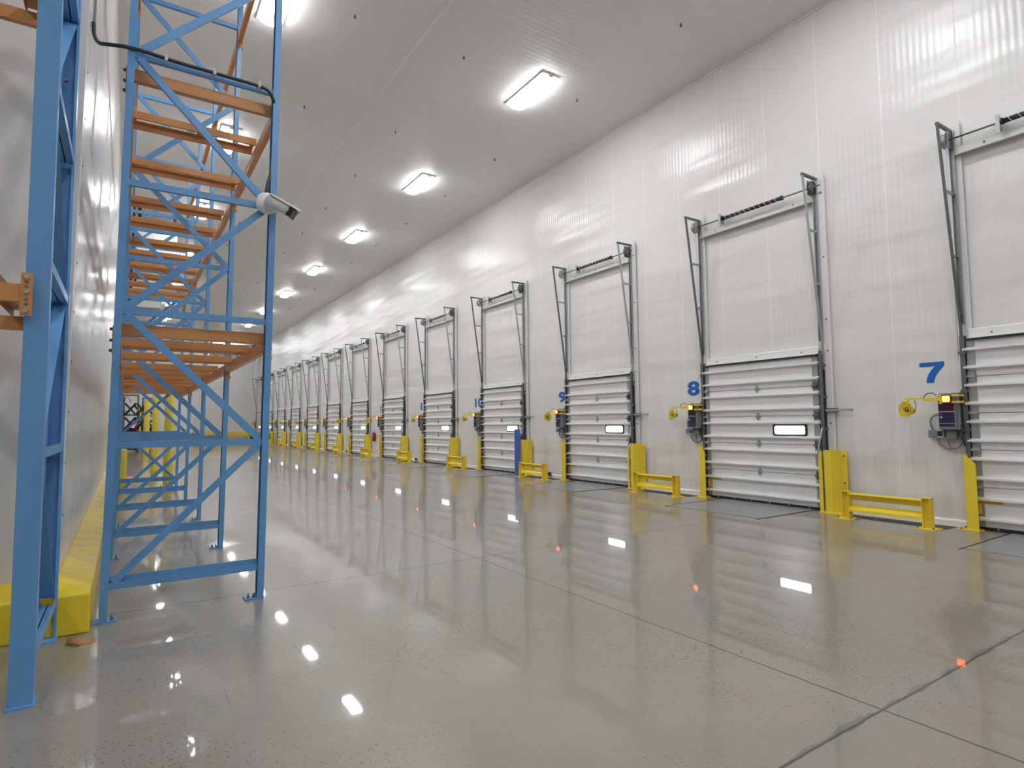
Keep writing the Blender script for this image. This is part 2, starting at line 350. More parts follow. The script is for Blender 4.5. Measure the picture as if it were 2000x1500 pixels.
# ---------------------------------------------------------------- dock bays
DW = 2.393; YF0 = 3.433; PITCH = 4.572; X0 = 10.13
def make_door():
    t = empty('door_1', (X0, YF0, 0))
    zs = [.04, .59, 1.115, 1.635, 2.155, 2.685]
    for a, b_ in zip(zs, zs[1:]):
        MB().prism([(-.055, a+.004), (-.062, a+.03), (-.062, b_-.03), (-.055, b_-.004), (.0, b_-.004), (.0, a+.004)], 1, -DW+.10, -.10).build('door_section', 'door', t)
    for z in (.155, .43, .715, .985, 1.245, 1.51, 1.77, 2.03, 2.285, 2.545):
        MB().prism([(-.058, z-.030), (-.066, z-.030), (-.066, z-.012), (-.125, z-.014), (-.125, z+.012), (-.066, z+.014), (-.066, z+.030), (-.058, z+.030)], 1, -DW-.02, .03).build('stiffener_rib', 'white', t)
    for z in (.59, 1.115, 1.635, 2.155):
        h = MB(); y = -1.205
        h.prism([(y-.045, z), (y-.012, z+.075), (y+.012, z+.075), (y+.045, z), (y+.012, z-.075), (y-.012, z-.075)], 0, -.078, -.062)
        h.cyl((-.085, y-.04, z), (-.085, y+.04, z), .012, 8); h.build('hinge', 'galv', t)
        for y in (-.05, -DW+.05):
            e = MB().box(-.085, -.062, y-.04, y+.04, z-.06, z+.06); e.cyl((-.10, y-.05, z), (-.10, y+.05, z), .02, 8); e.box(-.13, -.085, y-.045, y+.045, z-.012, z+.012)
            e.build('edge_hinge', 'dgalv' if y < -1 else 'galv', t)
    for y0, y1 in ((-.105, -.0), (-DW, -DW+.105)): MB().box(-.064, 0, y0, y1, .04, 2.685).build('edge_stile', 'galv', t)
    MB().rbox(-.066, -1.836, 1.378, .024, .66, .215, .035, 0).build('window_frame', 'black', t)
    MB().rbox(-.0805, -1.836, 1.378, .005, .575, .150, .028, 0).build('window_pane', 'daylight', t)
    s_ = MB().box(-.075, 0, -DW+.02, -.02, .0, .045)
    s_.build('bottom_seal', 'black', t)
    b2 = MB()
    for i in range(6): b2.cyl((-.085, -.25-i*.38, .03), (-.074, -.25-i*.38, .03), .011, 8)
    b2.build('seal_bolt', 'lgrey', t)
    MB().box(-.068, -.0625, -.32, -.06, .37, .405).box(-.10, -.062, -.075, -.035, .22, .37).build('warning_tag', 'tag', t)
    MB().box(-.112, .0, -DW+.0, -.02, 2.672, 2.698).build('top_shadow_strip', 'black', t)  # black strip put in as the shadow line under the header
    hd = MB().prism([(0, 2.70), (-.10, 2.70), (-.10, 2.712), (-.035, 2.72), (-.035, 2.83), (-.028, 2.845), (0, 2.845)], 1, -DW-.02, -.03)
    hd.build('header_trim', 'white', t)
    hb = MB()
    for y in (-.3, -1.2, -2.1): hb.cyl((-.044, y, 2.765), (-.034, y, 2.765), .012, 8)
    hb.build('header_bolt', 'dgalv', t)
    MB().tube([(-.14, -DW-.08, 1.42), (-.17, -DW-.05, 1.25), (-.17, -DW-.02, 1.1), (-.16, -DW, .98)], .012, 6).build('pull_rope', 'lgrey', t)
    return t
def make_track():
    t = empty('lift_track', (X0, YF0, 0))
    def strut_x(z): return -.45+(5.80-z)*.137 if z > 2.9 else -.053
    for far in (1, 0):
        y = .035 if far else -DW-.075; s_ = 1 if far else -1
        tr = MB().prism([(-.105, y-.03), (-.10, y-.03), (-.10, y+.025), (-.02, y+.025), (-.02, y-.03), (-.015, y-.03), (-.015, y+.03), (-.105, y+.03)], 2, .02, 2.75)
        for z in (.3, .85, 1.4, 1.95, 2.5): tr.box(-.12, .0, y-.035, y+.045*s_, z-.02, z+.02)
        tr.build('lower_track', 'dgalv', t)
        up_ = MB().prism([(-.055, y-.035), (-.0, y-.035), (-.0, y+.035), (-.055, y+.035), (-.055, y+.030), (-.006, y+.030), (-.006, y-.030), (-.055, y-.030)], 2, 2.93, 5.80)
        up_.build('upper_track', 'galv', t)
        st = MB().beam((-.45, y+.02*s_, 5.81), (-.053, y+.02*s_, 2.91), .035, .03, (0, 1, 0)).beam((-.053, y+.02*s_, 2.91), (-.045, y+.02*s_, 2.42), .035, .03, (0, 1, 0))
        so = st.build('slanted_strut', 'dgalv' if far else 'galv', t)
        MB().box(-.475, 0, y-.02+.02*s_, y+.02+.02*s_, 5.79, 5.83).build('top_arm', 'dgalv', t)
        for z in (4.85, 3.92, 3.08): MB().box(strut_x(z)-.01, -.0, y-.015+.02*s_, y+.015+.02*s_, z-.018, z+.018).build('rung', 'galv', t)
        yd = y+.055 if far else y+.02
        d = MB().lathe([(.0, -.03), (.11, -.03), (.115, -.025), (.095, -.012), (.095, .012), (.115, .025), (.11, .03), (0, .03)], (-.105, yd, 5.655), (0, 1, 0), 24)
        d.build('cable_drum', 'galv' if far else 'dgalv', t)
        MB().box(-.17, .0, yd-.045*s_-.004, yd-.045*s_+.004, 5.53, 5.79).build('bearing_plate', 'galv', t)
        MB().tube([(-.10, yd, 5.55), (-.08, yd, 4), (-.08, yd, 2.4)], .004, 4).build('lift_cable', 'lgrey', t)
    MB().cyl((-.105, .17, 5.655), (-.105, -DW-.2, 5.655), .013, 10).build('torsion_shaft', 'dgalv', t)
    sp_ = MB().cyl((-.105, -.60, 5.655), (-.105, -1.85, 5.655), .036, 12).cyl((-.105, -.55, 5.655), (-.105, -.60, 5.655), .03, 12, .05).cyl((-.105, -1.85, 5.655), (-.105, -1.90, 5.655), .045, 12)
    spo = sp_.build('torsion_spring', 'spring', t)
    MB().tube([(-.105+.037*math.cos(a), -.62-1.2*a/(2*PI*11), 5.655+.037*math.sin(a)) for a in [i*PI/8 for i in range(11*16)]], .004, 4).build('winding_stripe', 'white', spo)
    a_ = MB().box(-.13, 0, -.56, -.54, 5.56, 5.74).box(-.14, -.12, -.57, -.52, 5.50, 5.76); a_.build('spring_anchor', 'galv', t)
    hb = MB().prism([(0, 5.42), (-.10, 5.405), (-.10, 5.415), (-.022, 5.43), (-.022, 5.545), (0, 5.545)], 1, -DW-.06, 0.0)
    hbo = hb.build('header_beam', 'cream', t)
    hb2 = MB()
    for y in (-.35, -1.2, -2.05): hb2.cyl((-.042, y, 5.49), (-.029, y, 5.49), .012, 8)
    hb2.build('bolt', 'dgalv', hbo)
    MB().box(-.014, 0, -.065, 0, 2.85, 5.93).box(-.03, -.014, -.065, -.053, 2.85, 5.93).build('far_jamb_plate', 'white', t)
    npl = MB().box(-.012, 0, -DW-.235, -DW-.10, 0, 5.88).box(-.04, -.012, -DW-.235, -DW-.222, 0, 5.88).build('near_jamb_plate', 'white', t)
    bl = MB()
    for z in (5.55, 4.4, 3.3, 2.75, 1.5): bl.cyl((-.024, -DW-.165, z), (-.012, -DW-.165, z), .014, 8)
    bl.build('plate_bolt', 'dgalv', npl)
    return t
def helv7():
    # curved leg seven, unit square
    o = [(0, 1), (0, .80), (.66, .80)]
    for i in range(9):
        q = i/8; o.append((.66-.40*math.sin(q*PI/2)**.9, .80-.80*(q**1.15)))
    r = [(.56-.0, 0)]
    for i in range(9):
        q = i/8; r.append((.56+.44*(1-math.cos(q*PI/2))**.95, .82*q))
    r.append((1, 1))
    return o+r
def make_number(k, yL, width, height=.31, z=2.10):
    txt = str(k)
    if k == 7:
        s_ = MB(); s_.sweep([(x*width, y_*height) for x, y_ in helv7()], (-.0, 0, 0), (-.004, 0, 0), (0, -1, 0), (0, 0, 1)); o = s_.build('dock_number', 'number')
    else:
        cu = bpy.data.curves.new('dock_number', 'FONT'); cu.body = txt; cu.size = 1; cu.offset = .035; cu.extrude = .003; cu.resolution_u = 4
        if len(txt) > 1: cu.space_character = 1.0
        tmp = bpy.data.objects.new('tmp', cu); C.objects.link(tmp); bpy.context.view_layer.update()
        me = bpy.data.meshes.new_from_object(tmp.evaluated_get(bpy.context.evaluated_depsgraph_get())); bpy.data.objects.remove(tmp)
        xs = [v.co.x for v in me.vertices]; zs_ = [v.co.y for v in me.vertices]; x0, x1, z0, z1 = min(xs), max(xs), min(zs_), max(zs_)
        for v in me.vertices:
            v.co = Vector((v.co.z*.8-.0026, -(v.co.x-x0)/(x1-x0)*width, (v.co.y-z0)/(z1-z0)*height))
        me.materials.clear(); me.materials.append(M['number']); o = bpy.data.objects.new('dock_number', me); C.objects.link(o)
    o.location = (XW-.002, yL, z); return o
def smooth(pts, it=2):
    pts = [Vector(p) for p in pts]
    for _ in range(it):
        q = [pts[0]]
        for a, b_ in zip(pts, pts[1:]): q += [a*.75+b_*.25, a*.25+b_*.75]
        pts = q+[pts[-1]]
    return pts
def arc(c, r, a0, a1, n, x=0.0, sy=1.0):
    return [(x, c[0]+r*math.cos(a0+(a1-a0)*i/n)*sy, c[1]+r*math.sin(a0+(a1-a0)*i/n)) for i in range(n+1)]
def make_panel():
    t = empty('dock_control_panel', (XW, YF0, 0))
    MB().box(-.17, 0, .10, .35, 1.40, 1.93).build('back_enclosure', 'grey', t, bevel=.006)
    fr = MB().box(-.25, -.17, .125, .335, 1.405, 1.89).build('front_enclosure', 'grey', t, bevel=.006)
    MB().box(-.254, -.2505, .135, .325, 1.67, 1.77).build('status_label', 'maroon', fr)
    MB().box(-.254, -.2505, .135, .325, 1.43, 1.65).build('button_label', 'navy', fr)
    MB().box(-.256, -.2542, .14, .32, 1.654, 1.662).box(-.256, -.2542, .14, .32, 1.487, 1.491).box(-.256, -.2542, .14, .32, 1.437, 1.441).build('label_line', 'lgrey', fr)
    MB().cyl((-.255, .295, 1.617), (-.268, .295, 1.617), .013, 12).build('push_button', 'board', fr)
    MB().cyl((-.255, .295, 1.578), (-.268, .295, 1.578), .013, 12).build('push_button', 'white', fr)
    MB().box(-.10, 0, .42, .54, 1.28, 1.39).build('junction_box', 'grey', t, bevel=.012)
    MB().box(-.12, -.0, .335, .42, 1.275, 1.40).build('key_switch_box', 'lgrey', t, bevel=.006)
    MB().box(-.124, -.1205, .345, .41, 1.30, 1.375).build('switch_label', 'navy', t)
    MB().box(-.13, 0, .17, .29, 1.26, 1.38).build('junction_box', 'grey', t, bevel=.014)
    MB().tube(smooth([(-.06, .34, 1.60), (-.06, .40, 1.625), (-.06, .47, 1.605), (-.06, .515, 1.54), (-.06, .51, 1.46), (-.06, .485, 1.38)]), .015, 8).build('conduit_loop', 'grey', t)
    MB().tube([(-.06, .43, 1.29)]+arc((.27, 1.27), .155, 0, -PI, 16, -.06)+[(-.06, .115, 1.40)], .017, 8).build('conduit_loop', 'grey', t)
    MB().tube([(-.07, .29, 1.28)]+arc((.22, 1.20), .075, .2, -PI-.2, 12, -.07)+[(-.07, .15, 1.30)], .013, 8).build('conduit_loop', 'grey', t)
    MB().tube([(-.15, .12, 1.46), (-.17, .06, 1.45), (-.17, .05, 1.36), (-.16, .09, 1.28), (-.16, .06, 1.19), (-.16, .04, 1.15), (-.16, .07, 1.19), (-.16, .10, 1.30)], .007, 6).build('hanging_cord', 'black', t)
    return t
def make_docklight():
    t = empty('dock_swing_light', (XW, YF0, 0))
    MB().box(-.30, -.02, .045, .07, 1.875, 1.905).box(-.30, -.02, .045, .07, 1.78, 1.81).box(-.30, -.285, .045, .28, 1.875, 1.905).box(-.30, -.285, .045, .28, 1.78, 1.81).box(-.03, -.0, .03, .095, 1.76, 1.93).build('wall_bracket', 'yellow', t)
    MB().rbox(-.30, .20, 1.84, .05, .115, .12, .015, 0).build('signal_housing', 'maroon', t)
    MB().rbox(-.328, .20, 1.84, .012, .095, .09, .012, 0).build('signal_light', 'strobe', t)
    arm = MB().box(-.30, -.275, .27, .74, 1.845, 1.87).box(-.298, -.277, .27, .50, 1.82, 1.845).box(-.31, -.265, .26, .29, 1.77, 1.91)
    ao = arm.build('swing_arm', 'yellow', t, off=(-.2875, .27, 0))
    MB().tube([(-.29, .33, 1.90), (-.29, .38, 1.935), (-.29, .45, 1.93), (-.29, .50, 1.87)], .006, 6).build('arm_cord', 'black', ao, off=(0, 0, 0)).location = (.2875, -.27, 0)
    hd = MB(); o = Vector((-.28, .74, 1.70)); d = Vector((-.93, .35, .1)).normalized()
    hd.lathe([(.0, -.13), (.04, -.13), (.045, -.06), (.08, -.035), (.115, .0), (.12, .02), (.112, .02), (.07, -.02), (.02, -.04)], o, d, 24)
    hd.beam((-.2875, .70, 1.855), (-.26, .72, 1.72), .02, .02)
    ho = hd.build('lamp_head', 'yellow', ao); ho.location = (.2875, -.27, 0)
    cg = MB(); u = d.cross(Vector((0, 0, 1))).normalized(); v_ = d.cross(u)
    for r_, off in ((.118, .022), (.085, .034), (.05, .042), (.02, .045)):
        cg.tube([o+d*off+(u*math.cos(a)+v_*math.sin(a))*r_ for a in [i*2*PI/20 for i in range(20)]], .004, 4, closed=True)
    for i in range(6):
        a = i*PI/3; e = u*math.cos(a)+v_*math.sin(a); cg.tube([o+d*.022+e*.118, o+d*.034+e*.085, o+d*.045+e*.02], .004, 4)
    cg.build('lamp_cage', 'yellow', ho)
    MB().sphere(o+d*.0, .035, 12, 8).build('bulb', 'black', ho)
    MB().tube([(-.2875, .62, 1.84), (-.29, .60, 1.76), (-.29, .62, 1.66), (-.28, .67, 1.63), (-.26, .72, 1.66)], .005, 6).build('lamp_cord', 'black', ho)
    return t, ao, ho
def make_far_guard():
    t = empty('track_guard', (X0, YF0, 0))
    g = MB().sweep([(-.09, 0), (.045, 0), (.045, 1.05), (.03, 1.05), (-.09, .93)], (-.255, 0, 0), (-.245, 0, 0), (0, 1, 0), (0, 0, 1))
    g.sweep([(-.255, 0), (-.13, 0), (-.13, 1.05), (-.255, 1.05)], (0, .038, 0), (0, .048, 0), (1, 0, 0), (0, 0, 1))
    g.build('guard_plate', 'yellow', t)
    MB().box(-.29, -.10, -.10, .15, 0, .014).build('base_plate', 'yellow', t)
    b_ = MB()
    for x, y in ((-.27, .11), (-.13, .11)): b_.cyl((x, y, .014), (x, y, .035), .012, 6)
    b_.build('anchor_bolt', 'dgalv', t); return t
def make_near_guard():
    t = empty('track_guard', (X0, YF0-DW, 0))
    pl = [(-.10, -.12), (-.225, -.125), (-.24, -.15), (-.24, -.26), (-.17, -.30), (-.055, -.33), (-.045, -.42)]
    outer = [Vector((x, y)) for x, y in pl]
    inner = [p+Vector((.010, .0)) for p in outer]; inner[0].y -= .004
    poly = [(p.x, p.y) for p in outer]+[(p.x, p.y) for p in reversed(inner)]
    MB().prism(poly, 2, 0, 1.045).build('guard_plate', 'yellow', t)
    MB().sweep([(-.105, 0), (-.045, 0), (-.045, .93), (-.06, .975), (-.105, .995)], (-.245, 0, 0), (-.235, 0, 0), (0, 1, 0), (0, 0, 1)).build('front_lip', 'yellow', t)
    MB().tube([(-.236+.004*math.sin(i*2.1), -.114+.004*math.cos(i*2.1), .03+i*.03) for i in range(32)], .005, 5).build('pull_chain', 'dgalv', t)
    MB().box(-.29, -.03, -.42, -.05, 0, .014).build('base_plate', 'yellow', t)
    b_ = MB()
    for z in (.12, .5, .95): b_.cyl((-.068, -.375, z), (-.046, -.375, z), .014, 6)
    b_.build('side_bolt', 'dgalv', t); return t
def make_barrier():
    t = empty('floor_barrier', (X0-.57, YF0+.95, 0))
    for cy in (-.55, .57):
        p = MB().box(-.06, .06, cy-.055, cy-.045, .012, .435).box(-.06, .06, cy+.045, cy+.055, .012, .435).box(-.005, .005, cy-.045, cy+.045, .012, .435).box(-.062, .062, cy-.057, cy+.057, .425, .437)
        p.build('post', 'yellow', t)
        MB().box(-.13, .13, cy-.13, cy+.13, 0, .014).build('base_plate', 'yellow', t)
        b_ = MB()
        for dx in (-.1, .1):
            for dy in (-.1, .1): b_.cyl((dx, cy+dy, .014), (dx, cy+dy, .04), .011, 6)
        b_.build('anchor_bolt', 'dgalv', t)
    MB().prism([(-.05, .395), (-.01, .41), (.03, .41), (.03, .30), (.02, .30), (.02, .40), (-.01, .40), (-.05, .385)], 1, -.50, .52).build('upper_rail', 'yellow', t)
    MB().prism([(-.055, .165), (.04, .235), (.045, .225), (-.045, .155), (-.055, .125), (-.062, .128)], 1, -.50, .52).build('lower_rail', 'yellow', t)
    return t
def make_leveler():
    t = empty('dock_leveler', (8.45, YF0-2.26, 0))
    MB().box(.0, 1.60, .01, 1.86, 0, .004).build('steel_plate', 'plate', t)
    MB().prism([(-.10, -.012), (1.62, -.02), (1.62, .012), (0, .005)], 2, 0, .006).build('side_gap', 'black', t)
    MB().prism([(-.10, 1.875), (0, 1.858), (1.62, 1.858), (1.62, 1.885)], 2, 0, .006).build('side_gap', 'black', t)
    MB().box(-.01, 0.0, .01, 1.86, 0, .005).build('rear_hinge_line', 'plate', t)
    return t
def make_lever():
    t = empty('wall_bar', (X0, YF0-DW, 1.72))
    MB().box(-.09, -.075, -.55, -.12, -.02, .02).box(-.09, -.03, -.55, -.54, -.02, .02).box(-.09, -.02, -.26, -.24, -.02, .02).build('bar', 'galv', t)
    MB().box(-.075, .0, -.30, -.12, -.035, .035).build('wall_bracket', 'dgalv', t)
    return t
protos = None
lights_rot = {7: (0, 0), 8: (0, 35), 9: (115, -10), 10: (18, 0), 11: (4, 50), 12: (88, 40), 13: (92, 30), 14: (20, 0), 15: (85, 40), 16: (80, 20), 17: (30, 0), 18: (0, 0), 19: (10, 20)}
dn = {}
def near_word(k): 
    if k <= 10: return 'beside the blue %d' % k
    return '%s dock from the right edge' % ORD[k-6]
door0 = make_door(); track0 = make_track(); panel0 = make_panel(); (light0, arm0, head0) = make_docklight(); fg0 = make_far_guard(); ng0 = make_near_guard(); bar0 = make_barrier(); lev0 = make_leveler(); lb0 = make_lever()
numw = {7: (.64, .325), 8: (.53, .315), 9: (.50, .33), 10: (.66, .50)}
for k in range(19, 6, -1):
    dy = PITCH*(k-7)
    L = 'the door right of the blue %d' % k if k <= 10 else 'the %s dock from the right edge' % ORD[k-6]
    def get(o):
        c = o if k == 7 else copy_tree(o); c.location = (o.location.x, o.location.y+dy, o.location.z); return c
    d = get(door0); d.name = 'door_%d' % (k-6); tag(d, 'white ribbed sectional dock door, %s' % (('right of the blue number %d' % k) if k <= 10 else ('%s from the right edge' % ORD[k-6])), 'door', kind='structure')
    tag(get(track0), 'galvanized lift track above %s' % L, 'door track', 'lift tracks above the dock doors')
    tag(get(panel0), 'grey and navy control panel at %s' % L, 'control panel', 'dock control panels')
    li = get(light0)
    a, hrot = lights_rot[k]
    ar = [c for c in kids(li) if c.name.startswith('swing_arm')][0]; ar.rotation_euler = (0, 0, math.radians(a))
    tag(li, 'yellow swing arm light at %s' % L, 'dock light', 'yellow swing arm dock lights')
    tag(get(fg0), 'yellow slant topped guard left of %s' % L, 'track guard', 'left track guards')
    tag(get(ng0), 'yellow bent steel guard right of %s' % L, 'track guard', 'right track guards')
    if True: tag(get(bar0), 'low yellow floor barrier just left of %s' % L, 'barrier', 'yellow floor barriers')
    tag(get(lev0), 'blue grey floor plate in front of %s' % L, 'dock leveler', 'dock leveler plates')
    tag(get(lb0), 'short grey wall bar right of %s' % L, 'bar', 'grey wall bars')
    yl, wd = numw.get(k, (.60, .50))
    tag(make_number(k, YF0+dy+yl, wd), 'blue painted number %d on the white dock wall' % k, 'number', 'blue dock numbers')
# small dark outlet boxes low on the wall
for k in (9, 11, 13, 15, 17):
    YF = YF0+PITCH*(k-7)
    o = empty('outlet_box', (X0-.07, YF+.86, .10)); MB().box(-.03, .03, -.07, .07, -.055, .055).build('housing', 'dgalv', o, bevel=.006); MB().box(-.036, -.0302, -.04, .04, -.03, .03).build('socket_cover', 'black', o)
    tag(o, 'small dark outlet box low on the wall %s' % ('left of the blue 9' if k == 9 else 'left of the %s dock from right' % ORD[k-6]), 'outlet box', 'dark outlet boxes on the wall')
# drain grate behind each barrier
gr = MB()
for i in range(5): gr.box(-.12+i*.06, -.09+i*.06, -.62, .78, 0, .006)
for i in range(8): gr.box(-.12, .15, -.62+i*.2, -.60+i*.2, 0, .005)
gr0 = gr.build('floor_grate', 'grate'); gr0.location = (X0-.28, YF0+.85, 0)
for k in range(7, 12):
    o = gr0 if k == 7 else gr0.copy()
    if k > 7: C.objects.link(o)
    o.location = (X0-.28, YF0+.85+PITCH*(k-7), 0)
    tag(o, 'dark floor grate behind the low yellow barrier left of %s' % (('dock %d' % k) if k <= 10 else 'the fifth dock'), 'grate', 'dark floor grates')
# blue board leaning beside door 10
t = empty('leaning_board', (X0-.30, 14.73, 0))
for z0, z1 in ((.015, .66), (.662, 1.36)):
    MB().sweep([(-.15, 0), (.13, 0), (.14, .02), (.14, .06), (.13, .06), (-.14, .02), (-.15, .02)], (-.02+z0*.02, -.03+z0*.03, z0), (-.02+z1*.02, -.03+z1*.03, z1), (0, 1, 0), (1, 0, 0)).build('board_section', 'board', t)
MB().box(-.04, .06, -.17, .13, 0, .015).build('foot', 'board', t)
tag(t, 'tall blue angled board standing in front of the door beside the blue 10', 'board')
# fire extinguisher on the wall
t = empty('fire_extinguisher', (XW-.09, 27.55, .72))
MB().lathe([(0, 0), (.075, 0), (.08, .02), (.08, .34), (.05, .40), (.02, .42), (0, .42)], (0, 0, 0), (0, 0, 1), 16).build('cylinder', 'red', t)
MB().cyl((0, 0, .42), (0, 0, .46), .02, 8).box(-.06, .03, -.012, .012, .45, .47).build('valve', 'black', t)
MB().tube([(-.02, .03, .44), (-.03, .10, .40), (-.02, .10, .2), (0, .09, .1)], .01, 6).build('hose', 'black', t)
MB().box(.075, .09, -.03, .03, .1, .4).build('wall_hook', 'red', t)
tag(t, 'red fire extinguisher on the dock wall between two far docks', 'fire extinguisher')
# ---------------------------------------------------------------- blue pallet rack along the left wall
HZ = [.28, 1.415, 2.53, 3.635, 4.765, 5.88, 7.0]
TOPZ = 7.75
def cprof(w_, d_, t_=.006, lip=.018):
    """C channel: web along w_ at d=0, open towards +d"""
    h = w_/2
    return [(-h, 0), (h, 0), (h, d_), (h-lip, d_), (h-lip, d_-t_), (h-t_, d_-t_), (h-t_, t_), (-h+t_, t_), (-h+t_, d_-t_), (-h+lip, d_-t_), (-h+lip, d_), (-h, d_)]
def lprof(w_, d_, t_=.005): return [(0, 0), (w_, 0), (w_, t_), (t_, t_), (t_, d_), (0, d_)]
def row_frame(y, idx, flip=False):
    """upright frame across the rack, posts at both ends, leaning slightly like the real one"""
    t = empty('upright_frame', (0, y, 0)); xl, xr = -.185, 1.09
    for x, sgn in ((xr, -1), (xl+.045, 1)):
        # web faces outward
        MB(LEAN).sweep(cprof(.115, .055), (x, .0575, .012), (x, .0575, TOPZ), (0, 1, 0), (sgn, 0, 0)).build('post', 'blue', t)
        bx0 = (x-.155, x+.0) if sgn < 0 else (x-.045, x+.12)
        MB().box(bx0[0], bx0[1], -.01, .13, 0, .014).build('base_plate', 'blue', t)
        b_ = MB()
        for q in (.03, .075): 
            xx = bx0[0]+q if sgn < 0 else bx0[1]-q
            b_.cyl((xx, .03, .014), (xx, .03, .05), .009, 6)
            b_.cyl((xx, .03, .014), (xx, .03, .026), .016, 6)
        b_.build('anchor_bolt', 'dgalv', t)
    a, b2 = xl+.10, xr-.055
    yy = .02 if not flip else .09; s_ = 1 if not flip else -1
    for i, z in enumerate(HZ):
        # horizontal: a C channel, upper and lower leg visible
        pr = lprof(.055, .04)
        MB(LEAN).sweep([(p[0]*1.0, p[1]*s_) for p in pr], (a-.01, yy, z-.03), (b2+.01, yy, z-.03), (0, 0, 1), (0, 1, 0)).build('horizontal_brace', 'blue', t)
        if i == 0: MB(LEAN).sweep([(0, 0), (.05, 0), (.05, .005), (0, .005)], (a, yy+.03*s_, z+.02), (b2, yy+.03*s_, z+.02), (0, 0, 1), (0, s_, 0)).build('lower_channel', 'blue', t)
    for i in range(len(HZ)-1):
        z0, z1 = HZ[i]+.03, HZ[i+1]-.03
        up_right = (i % 2 == 0) != flip
        p = (a+.03, yy-.004*s_, z0) if up_right else (b2-.03, yy-.004*s_, z0)
        q = (b2-.03, yy-.004*s_, z1) if up_right else (a+.03, yy-.004*s_, z1)
        d = (Vector(q)-Vector(p)).normalized(); side = Vector((0, 1, 0)).cross(d).normalized()
        if side.z < 0: side = -side
        MB(LEAN).sweep([(u_-.03, v_*s_) for u_, v_ in lprof(.06, .035)], Vector(p), Vector(q), side, (0, 1, 0)).build('diagonal_brace', 'blue', t)
    tag(t, 'blue upright frame of the long rack, %s from the camera' % ORD[idx+1], 'rack frame', 'upright frames of the long rack')
    return t
FY = [5.80+2.6514*i for i in range(5)]
frames = [row_frame(y, i, flip=(i == 4)) for i, y in enumerate(FY)]
def side_beam(i, zt, right, lab):
    y0, y1 = FY[i]+.115, FY[i+1]; x0, x1 = (1.035, 1.088) if right else (-.135, -.085)
    sh = LEAN*zt
    t = empty('load_beam', ((x0+x1)/2+sh, y0, zt-.12))
    o = t.location
    MB().prism([(x0-.03*(0 if right else 0)+sh-o.x, 0), (x1+sh-o.x, 0), (x1+sh-o.x, .12), (x0+.015+sh-o.x, .12), (x0+.015+sh-o.x, .09), (x0+sh-o.x, .09)], 1, 0, y1-y0).build('beam', 'orange', t)
    for e, (a, b_) in enumerate(((-.075, .0), (y1-y0, y1-y0+.075))):
        xa = (x1+sh-o.x, x1+sh-o.x+.006) if right else (x0+sh-o.x-.012, x0+sh-o.x-.006)
        c = MB().box(xa[0], xa[1], a, b_, -.08, .15)
        c.box(x0+sh-o.x-(0 if right else .006), x1+sh-o.x, (.0 if e == 0 else y1-y0-.006), (.006 if e == 0 else y1-y0), -.08, .15)
        co = c.build('end_connector', 'orange', t)
        bl = MB()
        for z in (-.055, .03, .125):
            if right: bl.cyl((xa[1], (a+b_)/2, z), (xa[1]+.012, (a+b_)/2, z), .011, 6)
            else: bl.cyl((xa[0], (a+b_)/2, z), (xa[0]-.02, (a+b_)/2, z), .014, 6)
        bl.build('connector_bolt', 'dgalv', co)
    tag(t, 'orange %s load beam on the %s side of long rack, %s bay' % (lab, 'aisle' if right else 'wall', ORD[i+1]), 'load beam', 'load beams of the long rack')
    return t
LV = [(2.37, 'lower level'), (4.62, 'middle level'), (6.90, 'upper level')]
for i in range(4):
    for zt, lab in LV:
        for right in (True, False): side_beam(i, zt, right, lab)
BARY = [(5.93, .05), (6.66, .27), (7.86, .27), (9.18, .27), (10.12, .27), (11.22, .27), (12.02, .27), (12.95, .27), (13.9, .27), (14.7, .27), (15.5, .27), (16.15, .27)]
for zb, lab in ((2.33, 'lower shelf'), (4.58, 'middle shelf')):
    sh = LEAN*zb
    for n, (y, wd) in enumerate(BARY):
        x0, x1 = -.10+sh, 1.055+sh
        s_ = MB(); hgt = .105 if n == 0 else .075
        if n == 0: s_.prism([(0, 0), (wd, 0), (wd, hgt), (0, hgt)], 0, 0, x1-x0)
        else:
            # two thin channels tied together by short straps
            s_.prism([(0, 0), (.022, 0), (.022, .006), (.006, .006), (.006, hgt-.006), (.05, hgt-.006), (.05, hgt), (0, hgt)], 0, 0, x1-x0-.02)
            s_.prism([(wd, 0), (wd-.022, 0), (wd-.022, .006), (wd-.006, .006), (wd-.006, hgt-.006), (wd-.05, hgt-.006), (wd-.05, hgt), (wd, hgt)], 0, 0, x1-x0-.02)
            for q in (.0, (x1-x0)/2, x1-x0-.06): s_.box(q, q+.04, .045, wd-.045, hgt-.006, hgt)
        o = s_.build('shelf_cross_bar', 'orange', bevel=.003); o.location = (x0, y, zb-.002 if n else zb+.0)
        tag(o, 'orange cross bar on the %s of long rack, %s from camera' % (lab, ORD[n+1]), 'shelf bar', 'cross bars on the %s' % lab)
